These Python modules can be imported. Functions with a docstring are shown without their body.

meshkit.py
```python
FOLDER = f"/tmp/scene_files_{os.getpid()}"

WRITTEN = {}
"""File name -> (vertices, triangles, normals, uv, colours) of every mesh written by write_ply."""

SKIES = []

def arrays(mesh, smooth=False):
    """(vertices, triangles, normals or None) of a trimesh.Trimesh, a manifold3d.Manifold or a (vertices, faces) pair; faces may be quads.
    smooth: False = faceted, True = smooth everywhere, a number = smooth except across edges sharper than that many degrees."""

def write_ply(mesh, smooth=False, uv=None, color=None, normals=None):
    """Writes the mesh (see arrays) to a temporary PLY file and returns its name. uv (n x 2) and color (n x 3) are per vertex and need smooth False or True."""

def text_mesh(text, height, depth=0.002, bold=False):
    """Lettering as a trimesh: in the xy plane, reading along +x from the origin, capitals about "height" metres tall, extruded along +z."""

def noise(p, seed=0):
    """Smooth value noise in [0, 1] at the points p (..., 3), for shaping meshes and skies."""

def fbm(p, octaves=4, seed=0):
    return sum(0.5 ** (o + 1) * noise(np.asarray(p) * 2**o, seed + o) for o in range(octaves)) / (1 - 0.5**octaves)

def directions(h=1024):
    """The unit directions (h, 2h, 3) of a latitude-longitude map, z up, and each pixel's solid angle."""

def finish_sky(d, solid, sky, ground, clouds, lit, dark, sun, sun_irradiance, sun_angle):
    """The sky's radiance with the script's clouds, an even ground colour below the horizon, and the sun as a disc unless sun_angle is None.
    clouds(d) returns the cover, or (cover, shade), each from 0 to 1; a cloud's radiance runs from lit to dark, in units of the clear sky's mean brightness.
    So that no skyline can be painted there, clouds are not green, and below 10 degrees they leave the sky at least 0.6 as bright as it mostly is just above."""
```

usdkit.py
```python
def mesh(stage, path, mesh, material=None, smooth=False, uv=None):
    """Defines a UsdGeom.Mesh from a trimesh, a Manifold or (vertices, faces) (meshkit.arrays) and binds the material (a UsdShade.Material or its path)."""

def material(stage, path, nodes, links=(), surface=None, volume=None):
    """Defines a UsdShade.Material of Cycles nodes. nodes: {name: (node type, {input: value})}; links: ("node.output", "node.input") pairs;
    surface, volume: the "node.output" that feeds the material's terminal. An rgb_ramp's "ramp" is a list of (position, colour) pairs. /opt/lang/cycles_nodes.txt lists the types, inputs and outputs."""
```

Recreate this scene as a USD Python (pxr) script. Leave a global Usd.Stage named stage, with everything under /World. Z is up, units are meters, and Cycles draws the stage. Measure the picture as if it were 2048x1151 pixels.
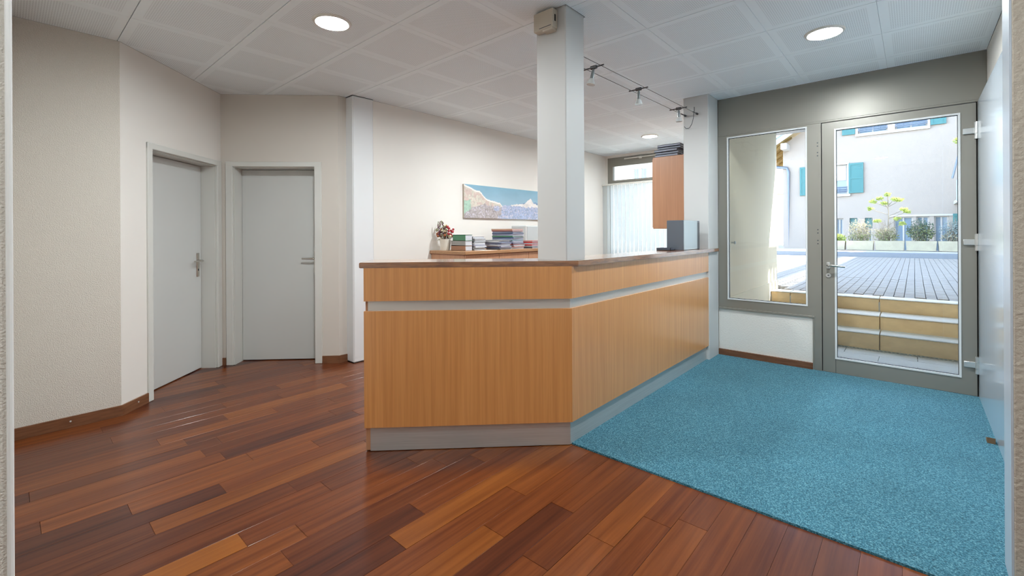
import math, numpy as np, trimesh, usdkit, meshkit
from pxr import Usd, UsdGeom, UsdLux, UsdShade, Gf, Sdf
from shapely.geometry import Polygon, box as sbox, LineString, Point
from shapely.ops import unary_union

stage = Usd.Stage.CreateInMemory()
UsdGeom.Xform.Define(stage, '/World')
UsdGeom.Scope.Define(stage, '/World/Looks')
rng = np.random.default_rng(7)
EYE = 1.305

# ------------------------------------------------------------------ camera
YAW, ROLL, FPX = math.radians(41.7), math.radians(-0.30), 903.0
fwd = np.array([math.cos(YAW), math.sin(YAW), 0.0])
rgt = np.array([math.sin(YAW), -math.cos(YAW), 0.0]); upv = np.array([0, 0, 1.0])
rgt, upv = math.cos(ROLL) * rgt + math.sin(ROLL) * upv, -math.sin(ROLL) * rgt + math.cos(ROLL) * upv
cam = UsdGeom.Camera.Define(stage, '/World/camera')
cam.CreateFocalLengthAttr(20.0)
HAP = 20.0 * 2048 / FPX
cam.CreateHorizontalApertureAttr(HAP)
cam.CreateVerticalApertureAttr(HAP * 1151 / 2048)
cam.CreateVerticalApertureOffsetAttr(-(575.5 - 465.5) / 2048 * HAP)
cam.CreateClippingRangeAttr((0.05, 500.0))
cam.AddTransformOp().Set(Gf.Matrix4d(*[float(x) for x in (*rgt, 0, *upv, 0, *(-fwd), 0, 0, 0, EYE, 1)]))
cam.CreateExposureAttr(0.32)

# ------------------------------------------------------------------ sky and sun
LAMP = 385.0   # glow of the diffusers
SUN_DIR = np.array([0.39, -0.84, 1.0]); SUN_DIR /= np.linalg.norm(SUN_DIR)      # towards the sun
sky_mat = usdkit.material(stage, '/World/Looks/sky', {
    's': ('sky_texture', {'sky_type': 'multiple_scattering', 'sun_disc': False, 'sun_elevation': math.asin(SUN_DIR[2]),
                          'sun_rotation': math.atan2(SUN_DIR[0], SUN_DIR[1]), 'aerosol_density': 2.0}),
    'h': ('hsv', {'saturation': 0.75, 'value': 1.0}),
    'b': ('background_shader', {'strength': 0.50})},
    [('s.color', 'h.color'), ('h.color', 'b.color')], surface='b.background')
sky = UsdLux.DomeLight.Define(stage, '/World/sky')
sky.CreateIntensityAttr(1.0)
UsdShade.MaterialBindingAPI.Apply(sky.GetPrim()).Bind(sky_mat)
sun = UsdLux.DistantLight.Define(stage, '/World/sun')
sun.CreateIntensityAttr(5.2); sun.CreateNormalizeAttr(True); sun.CreateAngleAttr(0.45); sun.CreateColorAttr((1.0, 0.94, 0.84))
_q = Gf.Rotation(Gf.Vec3d(0, 0, 1), Gf.Vec3d(*[float(x) for x in SUN_DIR]))
sun.AddTransformOp().Set(Gf.Matrix4d().SetRotate(_q))

# ------------------------------------------------------------------ helpers
_used = {}
def numbered(path):
    k = _used.get(path, -1) + 1
    _used[path] = k
    return path if k == 0 else f'{path}_{k:03d}'

def tag(p, label=None, cat=None, group=None, kind=None):
    p = p.GetPrim() if hasattr(p, 'GetPrim') else p
    for k, v in (('label', label), ('category', cat), ('group', group), ('kind', kind)):
        if v: p.SetCustomDataByKey(k, v)
    return p

ORIGIN = {}
def thing(name, label, cat, loc=(0, 0, 0), rotz=0.0, group=None, kind=None):
    path = numbered('/World/' + name)
    x = UsdGeom.Xform.Define(stage, path)
    x.AddTranslateOp().Set(Gf.Vec3d(*[float(v) for v in loc]))
    if rotz: x.AddRotateZOp().Set(float(math.degrees(rotz)))
    c, s = math.cos(rotz), math.sin(rotz)
    m = np.eye(4); m[:3, :3] = [[c, -s, 0], [s, c, 0], [0, 0, 1]]; m[:3, 3] = loc
    ORIGIN[path] = np.linalg.inv(m)
    tag(x, label, cat, group, kind)
    return path

def cat_(*ms):
    ms = [m for m in ms if m is not None]
    return ms[0] if len(ms) == 1 else trimesh.util.concatenate(ms)

def part(name, mesh, mat, parent, label=None, smooth=False, kind=None, local=False):
    """mesh in world coordinates (or in the thing's own with local=True)"""
    path = numbered(f'{parent}/{name}')
    if isinstance(mesh, (list, tuple)): mesh = cat_(*mesh)
    inv = ORIGIN[parent]
    ORIGIN[path] = inv
    mesh = mesh.copy()
    if not local: mesh.apply_transform(inv)
    p = usdkit.mesh(stage, path, mesh, mat, smooth=smooth)
    tag(p, label, kind=kind)
    return path

def single(name, mesh, mat, label, cat, group=None, kind=None, smooth=False):
    path = numbered('/World/' + name)
    if isinstance(mesh, (list, tuple)): mesh = cat_(*mesh)
    c = mesh.bounds.mean(0); c[2] = mesh.bounds[0][2]
    if kind == 'structure': c = c * 0
    m = mesh.copy(); m.apply_translation(-c)
    p = usdkit.mesh(stage, path, m, mat, smooth=smooth)
    if kind != 'structure': UsdGeom.Xformable(p).AddTranslateOp().Set(Gf.Vec3d(*[float(v) for v in c]))
    m4 = np.eye(4); m4[:3, 3] = -c
    ORIGIN[path] = m4
    tag(p, label, cat, group, kind)
    return path

def struct(name, mesh, mat, label, cat, smooth=False):
    return single(name, mesh, mat, label, cat, kind='structure', smooth=smooth)

def copies(src, n_loc, group):
    """copies of a thing: (loc, rotz, label)"""
    out = []
    base = src.split('/')[-1]
    cd = stage.GetPrimAtPath(src).GetCustomData()
    for loc, rz, label in n_loc:
        path = numbered('/World/' + base)
        x = UsdGeom.Xform.Define(stage, path)
        x.GetPrim().GetReferences().AddInternalReference(src)
        x.ClearXformOpOrder()
        x.AddTranslateOp(opSuffix='place').Set(Gf.Vec3d(*[float(v) for v in loc]))
        if rz: x.AddRotateZOp(opSuffix='place').Set(float(math.degrees(rz)))
        x.GetPrim().SetInstanceable(True)
        tag(x, label, cd['category'], group)
        out.append(path)
    return out

def B(x0, x1, y0, y1, z0, z1, c=0.0):
    x0, x1 = sorted((x0, x1)); y0, y1 = sorted((y0, y1)); z0, z1 = sorted((z0, z1))
    if c <= 0:
        m = trimesh.creation.box((x1 - x0, y1 - y0, z1 - z0)); m.apply_translation(((x0 + x1) / 2, (y0 + y1) / 2, (z0 + z1) / 2)); return m
    c = min(c, (x1 - x0) / 2.2, (y1 - y0) / 2.2, (z1 - z0) / 2.2)
    pts = []
    for x, sx in ((x0, 1), (x1, -1)):
        for y, sy in ((y0, 1), (y1, -1)):
            for z, sz in ((z0, 1), (z1, -1)):
                pts += [(x, y + sy * c, z + sz * c), (x + sx * c, y, z + sz * c), (x + sx * c, y + sy * c, z)]
    return trimesh.convex.convex_hull(np.array(pts))

def prism(poly, z0, z1):
    gs = getattr(poly, 'geoms', [poly])
    out = []
    for g in gs:
        if g.area < 1e-6: continue
        m = trimesh.creation.extrude_polygon(g, z1 - z0, engine='earcut'); m.apply_translation((0, 0, z0)); out.append(m)
    return cat_(*out)

def frame_map(o, ux, uy, uz=(0, 0, 1)):
    m = np.eye(4); m[:3, 0] = ux; m[:3, 1] = uy; m[:3, 2] = uz; m[:3, 3] = o
    return m

def slab_yz(poly, x0, x1):
    """polygon in (y, z) extruded from x0 to x1"""
    m = prism(poly, 0, x1 - x0)
    m.apply_transform(frame_map((x0, 0, 0), (0, 1, 0), (0, 0, 1), (1, 0, 0))); return m

def slab_xz(poly, y0, y1):
    m = prism(poly, 0, y1 - y0)
    m.apply_transform(frame_map((0, y0, 0), (1, 0, 0), (0, 0, 1), (0, 1, 0)))
    m.fix_normals(); return m

def tube(pts, r, sides=10, closed=False, caps=True):
    p = np.asarray(pts, float)
    t = np.gradient(p, axis=0); t /= np.linalg.norm(t, axis=1, keepdims=True) + 1e-12
    ref = np.array([0, 0, 1.0]) if abs(t[:, 2]).mean() < 0.8 else np.array([1.0, 0, 0])
    a = np.cross(t, ref); a /= np.linalg.norm(a, axis=1, keepdims=True) + 1e-12
    b = np.cross(t, a)
    an = np.arange(sides) * 2 * np.pi / sides
    rr = np.broadcast_to(np.asarray(r, float), (len(p),))
    v = p[:, None] + rr[:, None, None] * (np.cos(an)[None, :, None] * a[:, None] + np.sin(an)[None, :, None] * b[:, None])
    V = v.reshape(-1, 3); F = []
    for i in range(len(p) - 1):
        for j in range(sides):
            q = (i * sides + j, i * sides + (j + 1) % sides, (i + 1) * sides + (j + 1) % sides, (i + 1) * sides + j)
            F += [(q[0], q[1], q[2]), (q[0], q[2], q[3])]
    if caps:
        n = len(V); V = np.vstack([V, p[0], p[-1]]); L = (len(p) - 1) * sides
        for j in range(sides):
            F += [(n, (j + 1) % sides, j), (n + 1, L + j, L + (j + 1) % sides)]
    m = trimesh.Trimesh(V, np.array(F), process=False); m.fix_normals(); return m

def lathe(prof, sides=28, at=(0, 0, 0)):
    prof = np.asarray(prof, float); an = np.arange(sides) * 2 * np.pi / sides
    V = np.stack([prof[:, None, 0] * np.cos(an), prof[:, None, 0] * np.sin(an), np.broadcast_to(prof[:, None, 1], (len(prof), sides))], -1).reshape(-1, 3)
    F = []
    for i in range(len(prof) - 1):
        for j in range(sides):
            q = (i * sides + j, i * sides + (j + 1) % sides, (i + 1) * sides + (j + 1) % sides, (i + 1) * sides + j)
            F += [(q[0], q[1], q[2]), (q[0], q[2], q[3])]
    m = trimesh.Trimesh(V + np.asarray(at), np.array(F), process=False)
    m.merge_vertices(); m.update_faces(m.nondegenerate_faces()); return m

def cyl(p0, p1, r, sides=16):
    return tube([p0, p1], r, sides)

# ------------------------------------------------------------------ materials
def M(name, col, rough=0.5, metal=0.0, spec=0.5, var=None, bump=None, coat=0.0, coat_rough=0.1, extra=None, rnd=0.0):
    """var = (colour2, (sx,sy,sz), lo, hi[, detail]); bump = ((sx,sy,sz), strength, distance[, detail])"""
    n = {'p': ('principled_bsdf', {'base_color': col, 'roughness': rough, 'metallic': metal, 'specular_ior_level': spec, 'coat_weight': coat, 'coat_roughness': coat_rough, **(extra or {})})}
    L = []
    if var or bump: n['g'] = ('texture_coordinate', {}); src = 'g.object'; n['gp'] = ('geometry', {}); src = 'gp.position'
    if var:
        c2, sc, lo, hi = var[:4]
        n['m'] = ('mapping', {'scale': sc}); n['n'] = ('noise_texture', {'scale': 1.0, 'detail': float(var[4]) if len(var) > 4 else 3.0, 'roughness': 0.6})
        n['r'] = ('rgb_ramp', {'ramp': [(lo, col), (hi, c2)]})
        if rnd:
            n['oi'] = ('object_info', {}); n['cx'] = ('combine_xyz', {}); n['mu'] = ('math', {'math_type': 'multiply', 'value2': 37.0}); n['ad'] = ('vector_math', {'math_type': 'add'})
            L += [('oi.random', 'mu.value1'), ('mu.value', 'cx.x'), ('mu.value', 'cx.y'), (src, 'ad.vector1'), ('cx.vector', 'ad.vector2'), ('ad.vector', 'm.vector')]
        else:
            L += [(src, 'm.vector')]
        L += [('m.vector', 'n.vector'), ('n.fac', 'r.fac'), ('r.color', 'p.base_color')]
    if bump:
        sc, st, di = bump[:3]
        n['bm'] = ('mapping', {'scale': sc}); n['bn'] = ('noise_texture', {'scale': 1.0, 'detail': float(bump[3]) if len(bump) > 3 else 2.0})
        n['bu'] = ('bump', {'strength': st, 'distance': di})
        L += [(src, 'bm.vector'), ('bm.vector', 'bn.vector'), ('bn.fac', 'bu.height'), ('bu.normal', 'p.normal')]
    return usdkit.material(stage, '/World/Looks/' + name, n, L, surface='p.BSDF')

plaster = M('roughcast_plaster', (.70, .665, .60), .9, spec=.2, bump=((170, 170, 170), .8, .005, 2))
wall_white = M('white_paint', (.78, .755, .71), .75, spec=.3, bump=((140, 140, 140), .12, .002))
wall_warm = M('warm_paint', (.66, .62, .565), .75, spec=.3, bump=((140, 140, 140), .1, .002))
pillar_white = M('pillar_paint', (.58, .585, .575), .5, spec=.4)
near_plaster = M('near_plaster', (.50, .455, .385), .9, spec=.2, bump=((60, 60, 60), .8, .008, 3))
bead_white = M('bead_white', (.85, .85, .83), .45)
door_paint = M('door_paint', (.60, .615, .60), .38)
casing_paint = M('casing_paint', (.66, .665, .63), .35)
steel = M('brushed_steel', (.56, .55, .53), .34, metal=.55, var=((.64, .63, .61), (3, 3, 160), .3, .7))
groove_metal = M('satin_aluminium', (.66, .65, .62), .35, metal=.6)
chrome = M('nickel', (.62, .60, .56), .22, metal=1.0)
dark_metal = M('dark_metal', (.12, .13, .14), .35, metal=.8)
beech = M('beech_laminate', (.60, .255, .075), .30, var=((.72, .335, .11), (55, 55, 1.2), .32, .68, 4), spec=.5, coat=.5, coat_rough=.25, extra={'coat_ior': 1.8})
beech_light = M('beech_side', (.44, .22, .12), .38, var=((.52, .27, .15), (45, 45, 1.4), .32, .68, 4))
mahogany = M('mahogany_edge', (.17, .058, .022), .25, var=((.34, .14, .05), (7, 7, 60), .35, .65, 4), coat=.9, coat_rough=.12, extra={'coat_ior': 2.0})
skirt_wood = M('skirting_wood', (.15, .060, .028), .35, var=((.22, .095, .045), (8, 8, 70), .35, .65))
alu = M('bronze_aluminium', (.275, .262, .228), .38, metal=.25, spec=.6)
alu_light = M('bright_aluminium', (.62, .63, .62), .35, metal=.7)
gasket = M('glazing_bead', (.72, .74, .74), .4)
gasket_dark = M('glazing_gasket', (.02, .025, .03), .6)
panel_white = M('panel_render', (.82, .80, .75), .8, bump=((70, 70, 70), .5, .004))
gloss_panel = M('gloss_panel', (.58, .66, .74), .20, spec=.6, coat=.5, coat_rough=.10)
blinds_mat = usdkit.material(stage, '/World/Looks/blind_fabric', {
    'd': ('diffuse_bsdf', {'color': (.82, .85, .85)}), 't': ('translucent_bsdf', {'color': (.90, .93, .93)}), 'x': ('mix_closure', {'fac': .58})},
    [('d.BSDF', 'x.closure1'), ('t.BSDF', 'x.closure2')], surface='x.closure')
glass = usdkit.material(stage, '/World/Looks/pane_glass', {
    'f': ('fresnel', {'IOR': 1.45}), 't': ('transparent_bsdf', {'color': (.96, .98, .97)}), 'g': ('glossy_bsdf', {'color': (1, 1, 1), 'roughness': 0.0}), 'x': ('mix_closure', {})},
    [('f.fac', 'x.fac'), ('t.BSDF', 'x.closure1'), ('g.BSDF', 'x.closure2')], surface='x.closure')
lamp_glow = usdkit.material(stage, '/World/Looks/lamp_diffuser', {'e': ('emission', {'color': (.93, .985, 1.0), 'strength': LAMP})}, surface='e.emission')
lamp_dim = usdkit.material(stage, '/World/Looks/lamp_diffuser_dimmed', {'e': ('emission', {'color': (.93, .985, 1.0), 'strength': LAMP * .62})}, surface='e.emission')
white_plastic = M('white_plastic', (.72, .71, .66), .4)
cream_plastic = M('cream_plastic', (.58, .53, .44), .45)
black = M('black_gap', (.01, .01, .01), .7)

def plank_mat(name, a, b):
    return M(name, a, .31, var=(b, (.9, 26, 26), .34, .66, 6), spec=.22, coat=.24, coat_rough=.15, rnd=1.0, bump=((3, 60, 60), .10, .002))
PLANKS = [plank_mat('merbau_dark', (.045, .010, .006), (.105, .026, .010)),
          plank_mat('merbau_brown', (.070, .015, .006), (.150, .040, .012)),
          plank_mat('merbau_red', (.095, .021, .006), (.185, .050, .013)),
          plank_mat('merbau_rust', (.125, .030, .007), (.220, .064, .015)),
          plank_mat('merbau_orange', (.25, .072, .010), (.32, .105, .018)),
          plank_mat('merbau_copper', (.155, .040, .008), (.250, .078, .016))]

# carpet: teal with fleck
carpet_mat = usdkit.material(stage, '/World/Looks/teal_carpet', {
    'g': ('geometry', {}), 'm': ('mapping', {'scale': (150, 150, 150)}), 'n': ('noise_texture', {'scale': 1.0, 'detail': 2.0, 'roughness': .7}),
    'm2': ('mapping', {'scale': (2.2, 2.2, 2.2)}), 'n2': ('noise_texture', {'scale': 1.0, 'detail': 3.0}),
    'r': ('rgb_ramp', {'ramp': [(.30, (.010, .058, .088)), (.50, (.042, .185, .262)), (.70, (.20, .43, .51))]}),
    'r2': ('rgb_ramp', {'ramp': [(.3, (.85, .85, .85)), (.7, (1, 1, 1))]}),
    'x': ('mix', {'mix_type': 'multiply', 'fac': 1.0}),
    'b': ('bump', {'strength': .9, 'distance': .006}),
    'p': ('principled_bsdf', {'roughness': .95, 'specular_ior_level': .15, 'sheen_weight': .25, 'sheen_roughness': .5, 'sheen_tint': (.6, .9, 1.0)})},
    [('g.position', 'm.vector'), ('m.vector', 'n.vector'), ('n.fac', 'r.fac'), ('g.position', 'm2.vector'), ('m2.vector', 'n2.vector'), ('n2.fac', 'r2.fac'),
     ('r.color', 'x.color1'), ('r2.color', 'x.color2'), ('x.color', 'p.base_color'), ('n.fac', 'b.height'), ('b.normal', 'p.normal')], surface='p.BSDF')

# perforated ceiling tile: plain border, holes inside (grid origin = tile joints)
GX, GY, TS = 0.542, 3.167, 0.6
def chain_perf():
    n, L = {'g': ('geometry', {}), 's': ('separate_xyz', {})}, [('g.position', 's.vector')]
    for ax, off in (('x', GX), ('y', GY)):
        n['o' + ax] = ('math', {'math_type': 'subtract', 'value2': off}); n['d' + ax] = ('math', {'math_type': 'divide', 'value2': TS})
        n['f' + ax] = ('math', {'math_type': 'floored_modulo', 'value2': 1.0}); n['c' + ax] = ('math', {'math_type': 'subtract', 'value2': .5})
        n['a' + ax] = ('math', {'math_type': 'absolute'}); n['l' + ax] = ('math', {'math_type': 'less_than', 'value2': .412})
        n['w' + ax] = ('math', {'math_type': 'multiply', 'value2': TS / 0.0120 * math.pi}); n['q' + ax] = ('math', {'math_type': 'sine'})
        L += [('s.' + ax, f'o{ax}.value1'), (f'o{ax}.value', f'd{ax}.value1'), (f'd{ax}.value', f'f{ax}.value1'), (f'f{ax}.value', f'c{ax}.value1'), (f'c{ax}.value', f'a{ax}.value1'),
              (f'a{ax}.value', f'l{ax}.value1'), (f'd{ax}.value', f'w{ax}.value1'), (f'w{ax}.value', f'q{ax}.value1')]
    n['pq'] = ('math', {'math_type': 'multiply'}); n['ab'] = ('math', {'math_type': 'absolute'}); n['gt'] = ('math', {'math_type': 'greater_than', 'value2': .58})
    n['in'] = ('math', {'math_type': 'multiply'}); n['ho'] = ('math', {'math_type': 'multiply'})
    n['mx'] = ('mix', {'mix_type': 'mix', 'color1': (.86, .935, .975), 'color2': (.66, .72, .76)})
    n['p'] = ('principled_bsdf', {'roughness': .55, 'specular_ior_level': .3})
    L += [('qx.value', 'pq.value1'), ('qy.value', 'pq.value2'), ('pq.value', 'ab.value1'), ('ab.value', 'gt.value1'), ('lx.value', 'in.value1'), ('ly.value', 'in.value2'),
          ('in.value', 'ho.value1'), ('gt.value', 'ho.value2'), ('ho.value', 'mx.fac'), ('mx.color', 'p.base_color')]
    return usdkit.material(stage, '/World/Looks/perforated_tile', n, L, surface='p.BSDF')
tile_mat = chain_perf()

# ------------------------------------------------------------------ plan of the place
CEIL, XS, YB, XW = 2.704, 5.05, 4.25, 7.35
A0 = np.array([.555, 4.29]); C0 = np.array([1.4325, 5.1675]); E0 = np.array([2.246, 4.354])
room = Polygon([(-2.5, -1.6), (2.42, -1.6), (2.42, -.265), (2.59, -.265), (2.59, -.425), (XS, -.425), (XS, 1.81), (XW, 1.81), (XW, YB), (2.568, YB), (2.568, 4.22), (2.331, 4.22), (2.331, 4.354), tuple(E0), tuple(C0), tuple(A0), (.0, 4.29), (.005, 1.5), (-2.5, 1.5)])
COL1 = (2.297, 2.507, 1.597, 1.827); COL2 = (4.75, 5.05, 1.557, 1.81)

# floor of planks on a screed
floor = thing('floor', 'red-brown plank floor of varnished merbau strips', 'floor', kind='structure')
part('screed', B(-3, XS, -2, 5.4, -.16, -.014), black, floor)
part('screed', B(XS, XW + .1, 1.81, 4.4, -.16, -.014), black, floor)
CARPET = sbox(2.325, -.425, XS, 1.60)
inner = room.buffer(-.004)
_q = math.sqrt(.5)
_rec1 = Polygon([tuple(A0 + np.array([_q, _q]) * t + np.array([-_q, _q]) * r) for t, r in ((.312, -.01), (1.158, -.01), (1.158, .20), (.312, .20))])
_rec2 = Polygon([tuple(C0 + np.array([_q, -_q]) * t + np.array([_q, _q]) * r) for t, r in ((.126, -.01), (.908, -.01), (.908, .20), (.126, .20))])
wood_area = unary_union([inner, _rec1, _rec2]).difference(CARPET.buffer(.003))
special = {4: [(-.35, .67, 4), (.67, 1.55, 2)], 7: [(-.6, .43, 1), (.43, 1.50, 5), (1.5, 2.4, 2)], 8: [(-.5, .74, 0), (.74, 1.6, 2)], 14: [(-.3, .75, 3), (.75, 1.7, 1)],
           16: [(0, 1.045, 1), (1.045, 1.95, 5), (1.95, 2.6, 2)], 0: [(.25, 1.10, 0), (1.10, 2.33, 5)], 1: [(.45, 1.295, 0), (1.295, 2.2, 2), (2.2, 2.6, 1)], -2: [(.40, 1.42, 5), (1.42, 2.33, 2)],
           -1: [(.6, 1.715, 2), (1.715, 2.33, 3)], 5: [(.2, 1.10, 2), (1.10, 2.0, 1)], 11: [(-.1, .85, 2), (.85, 1.7, 0)], 10: [(.1, .95, 3), (.95, 2.0, 3)], 13: [(-.6, .075, 0), (.075, .9, 1)]}
for k in range(-25, 29):
    y0, y1 = 1.575 + .128 * k, 1.575 + .128 * (k + 1)
    segs = list(special.get(k, []))
    xmin, xmax = (segs[0][0], segs[-1][1]) if segs else (0, 0)
    if not segs:
        x = -.35 + rng.uniform(-.5, .4); xmin = x
        while x < 2.5:
            L = rng.uniform(.65, 1.15); segs.append((x, x + L, int(rng.choice([0, 1, 1, 2, 2, 2, 3, 3])))); x += L
        xmax = x
    x = xmin
    while x > -2.5:
        L = rng.uniform(.9, 1.3); segs.append((x - L, x, int(rng.choice([1, 2, 2, 3])))); x -= L
    x = xmax
    lim = 7.4 if y0 > 1.7 else 2.4
    while x < lim:
        L = rng.uniform(1.2, 1.6); segs.append((x, x + L, int(rng.choice([1, 2, 2, 3])))); x += L
    for a, b, mi in segs:
        r = sbox(a + .0006, y0 + .0005, b - .0006, y1 - .0005)
        g = r.intersection(wood_area)
        if g.area < 2e-3: continue
        if g.area > r.area * .999:
            m = B(a + .0006, b - .0006, y0 + .0005, y1 - .0005, -.014, 0, .0012)
        else:
            m = prism(g, -.014, 0)
        part('plank', m, PLANKS[mi], floor)
single('carpet', [prism(CARPET.intersection(inner).difference(sbox(2.20, 1.585, 5.1, 1.8)), -.012, .009)], carpet_mat, 'teal blue flecked loop carpet in front of the glass door', 'carpet')

# ceiling of tiles
ceiling = thing('ceiling', 'suspended ceiling of white perforated metal tiles', 'ceiling', kind='structure')
part('soffit', B(-2.8, XW + .3, -1.9, 5.5, CEIL + .03, CEIL + .15), dark_metal, ceiling)
cols = unary_union([sbox(COL1[0] - .007, COL1[2] - .007, COL1[1] + .007, COL1[3] + .007), sbox(COL2[0] - .004, COL2[2] - .004, COL2[1] + .01, COL2[3] + .004)])
cz = room.buffer(-.003).difference(cols)
for i in range(-6, 12):
    for j in range(-8, 5):
        x0, y0 = GX + TS * i, GY + TS * j
        g = sbox(x0 + .0022, y0 + .0008, x0 + TS - .0022, y0 + TS - .0008)
        h = g.intersection(cz)
        if h.area < 1e-3: continue
        m = B(*[h.bounds[q] for q in (0, 2, 1, 3)], CEIL, CEIL + .025, .0012) if h.area > g.area * .999 else prism(h, CEIL, CEIL + .025)
        part('tile', m, tile_mat, ceiling)

# walls
single_wall = lambda n, m, mat, lab: struct(n, m, mat, lab, 'wall')
single_wall('wall_left', prism(Polygon([(-2.7, 1.5), (.005, 1.5), (0, 4.29), (.555, 4.29), (.41, 4.44), (-2.7, 4.44)]), 0, CEIL), plaster, 'rough plastered wall with a white corner bead beside the hallway doors')
struct('trim_1', tube([(.006, 1.499, 0), (.006, 1.499, CEIL)], .006, 10), bead_white, 'white corner bead on the near rough plastered wall end', 'trim')

def wall_on(o, d, L, holes, thick, mat, name, lab):
    """wall standing on the line o + t d, seen from the side n; thickness goes away from the room"""
    d = np.array(d) / np.hypot(*d); n = np.array([d[1], -d[0]])
    if n @ (np.array([1.0, 2.0]) - o) < 0: n = -n
    p = sbox(0, 0, L, CEIL)
    for t0, t1, z1 in holes: p = p.difference(sbox(t0, -1, t1, z1))
    m = prism(p, 0, thick)
    m.apply_transform(frame_map((*o, 0), (*d, 0), (0, 0, 1), (*(-n), 0))); m.fix_normals()
    struct(name, m, mat, lab, 'wall')
    return lambda t, r, z: np.array([*(np.array(o) + d * t - n * r), z]), d, n
S2 = math.sqrt(.5)
W1 = wall_on(A0, (S2, S2), np.linalg.norm(C0 - A0), [(.30, 1.17, 1.985)], .15, wall_white, 'wall_door_1', 'smooth white slanted wall of the alcove holding the door with the full handle plate')
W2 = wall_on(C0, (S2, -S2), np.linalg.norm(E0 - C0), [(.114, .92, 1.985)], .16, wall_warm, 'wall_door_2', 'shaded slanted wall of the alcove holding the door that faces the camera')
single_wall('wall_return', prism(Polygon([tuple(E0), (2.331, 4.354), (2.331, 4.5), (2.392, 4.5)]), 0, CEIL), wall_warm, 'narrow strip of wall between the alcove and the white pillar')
struct('pillar_wall', B(2.331, 2.568, 4.22, 4.5, 0, CEIL, .012), M('pilaster_paint', (.74, .76, .77), .5, spec=.4), 'slim white pilaster on the back wall beside the alcove', 'pillar')
single_wall('wall_back', B(2.568, XW + .2, YB, YB + .2, 0, CEIL), wall_white, 'long white back wall carrying the mountain painting')

single_wall('wall_behind_doors', prism(Polygon([(.1, 4.9), (1.43, 6.1), (3.0, 4.6), (3.0, 4.46), (2.9, 4.46), (1.43, 5.9), (.2, 4.75)]), -.1, CEIL), wall_warm, 'added unseen wall blocking sky light behind the two grey doors')  # unseen backing, added to stop sky light leaking under the doors

def wbox(W, t0, t1, r0, r1, z0, z1, c=0.0):
    f = W[0]
    m = B(t0, t1, r0, r1, z0, z1, c)
    d, n = W[1], W[2]
    m.apply_transform(frame_map(f(0, 0, 0), (*d, 0), (*(-n), 0), (0, 0, 1))); m.fix_normals(); return m

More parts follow.
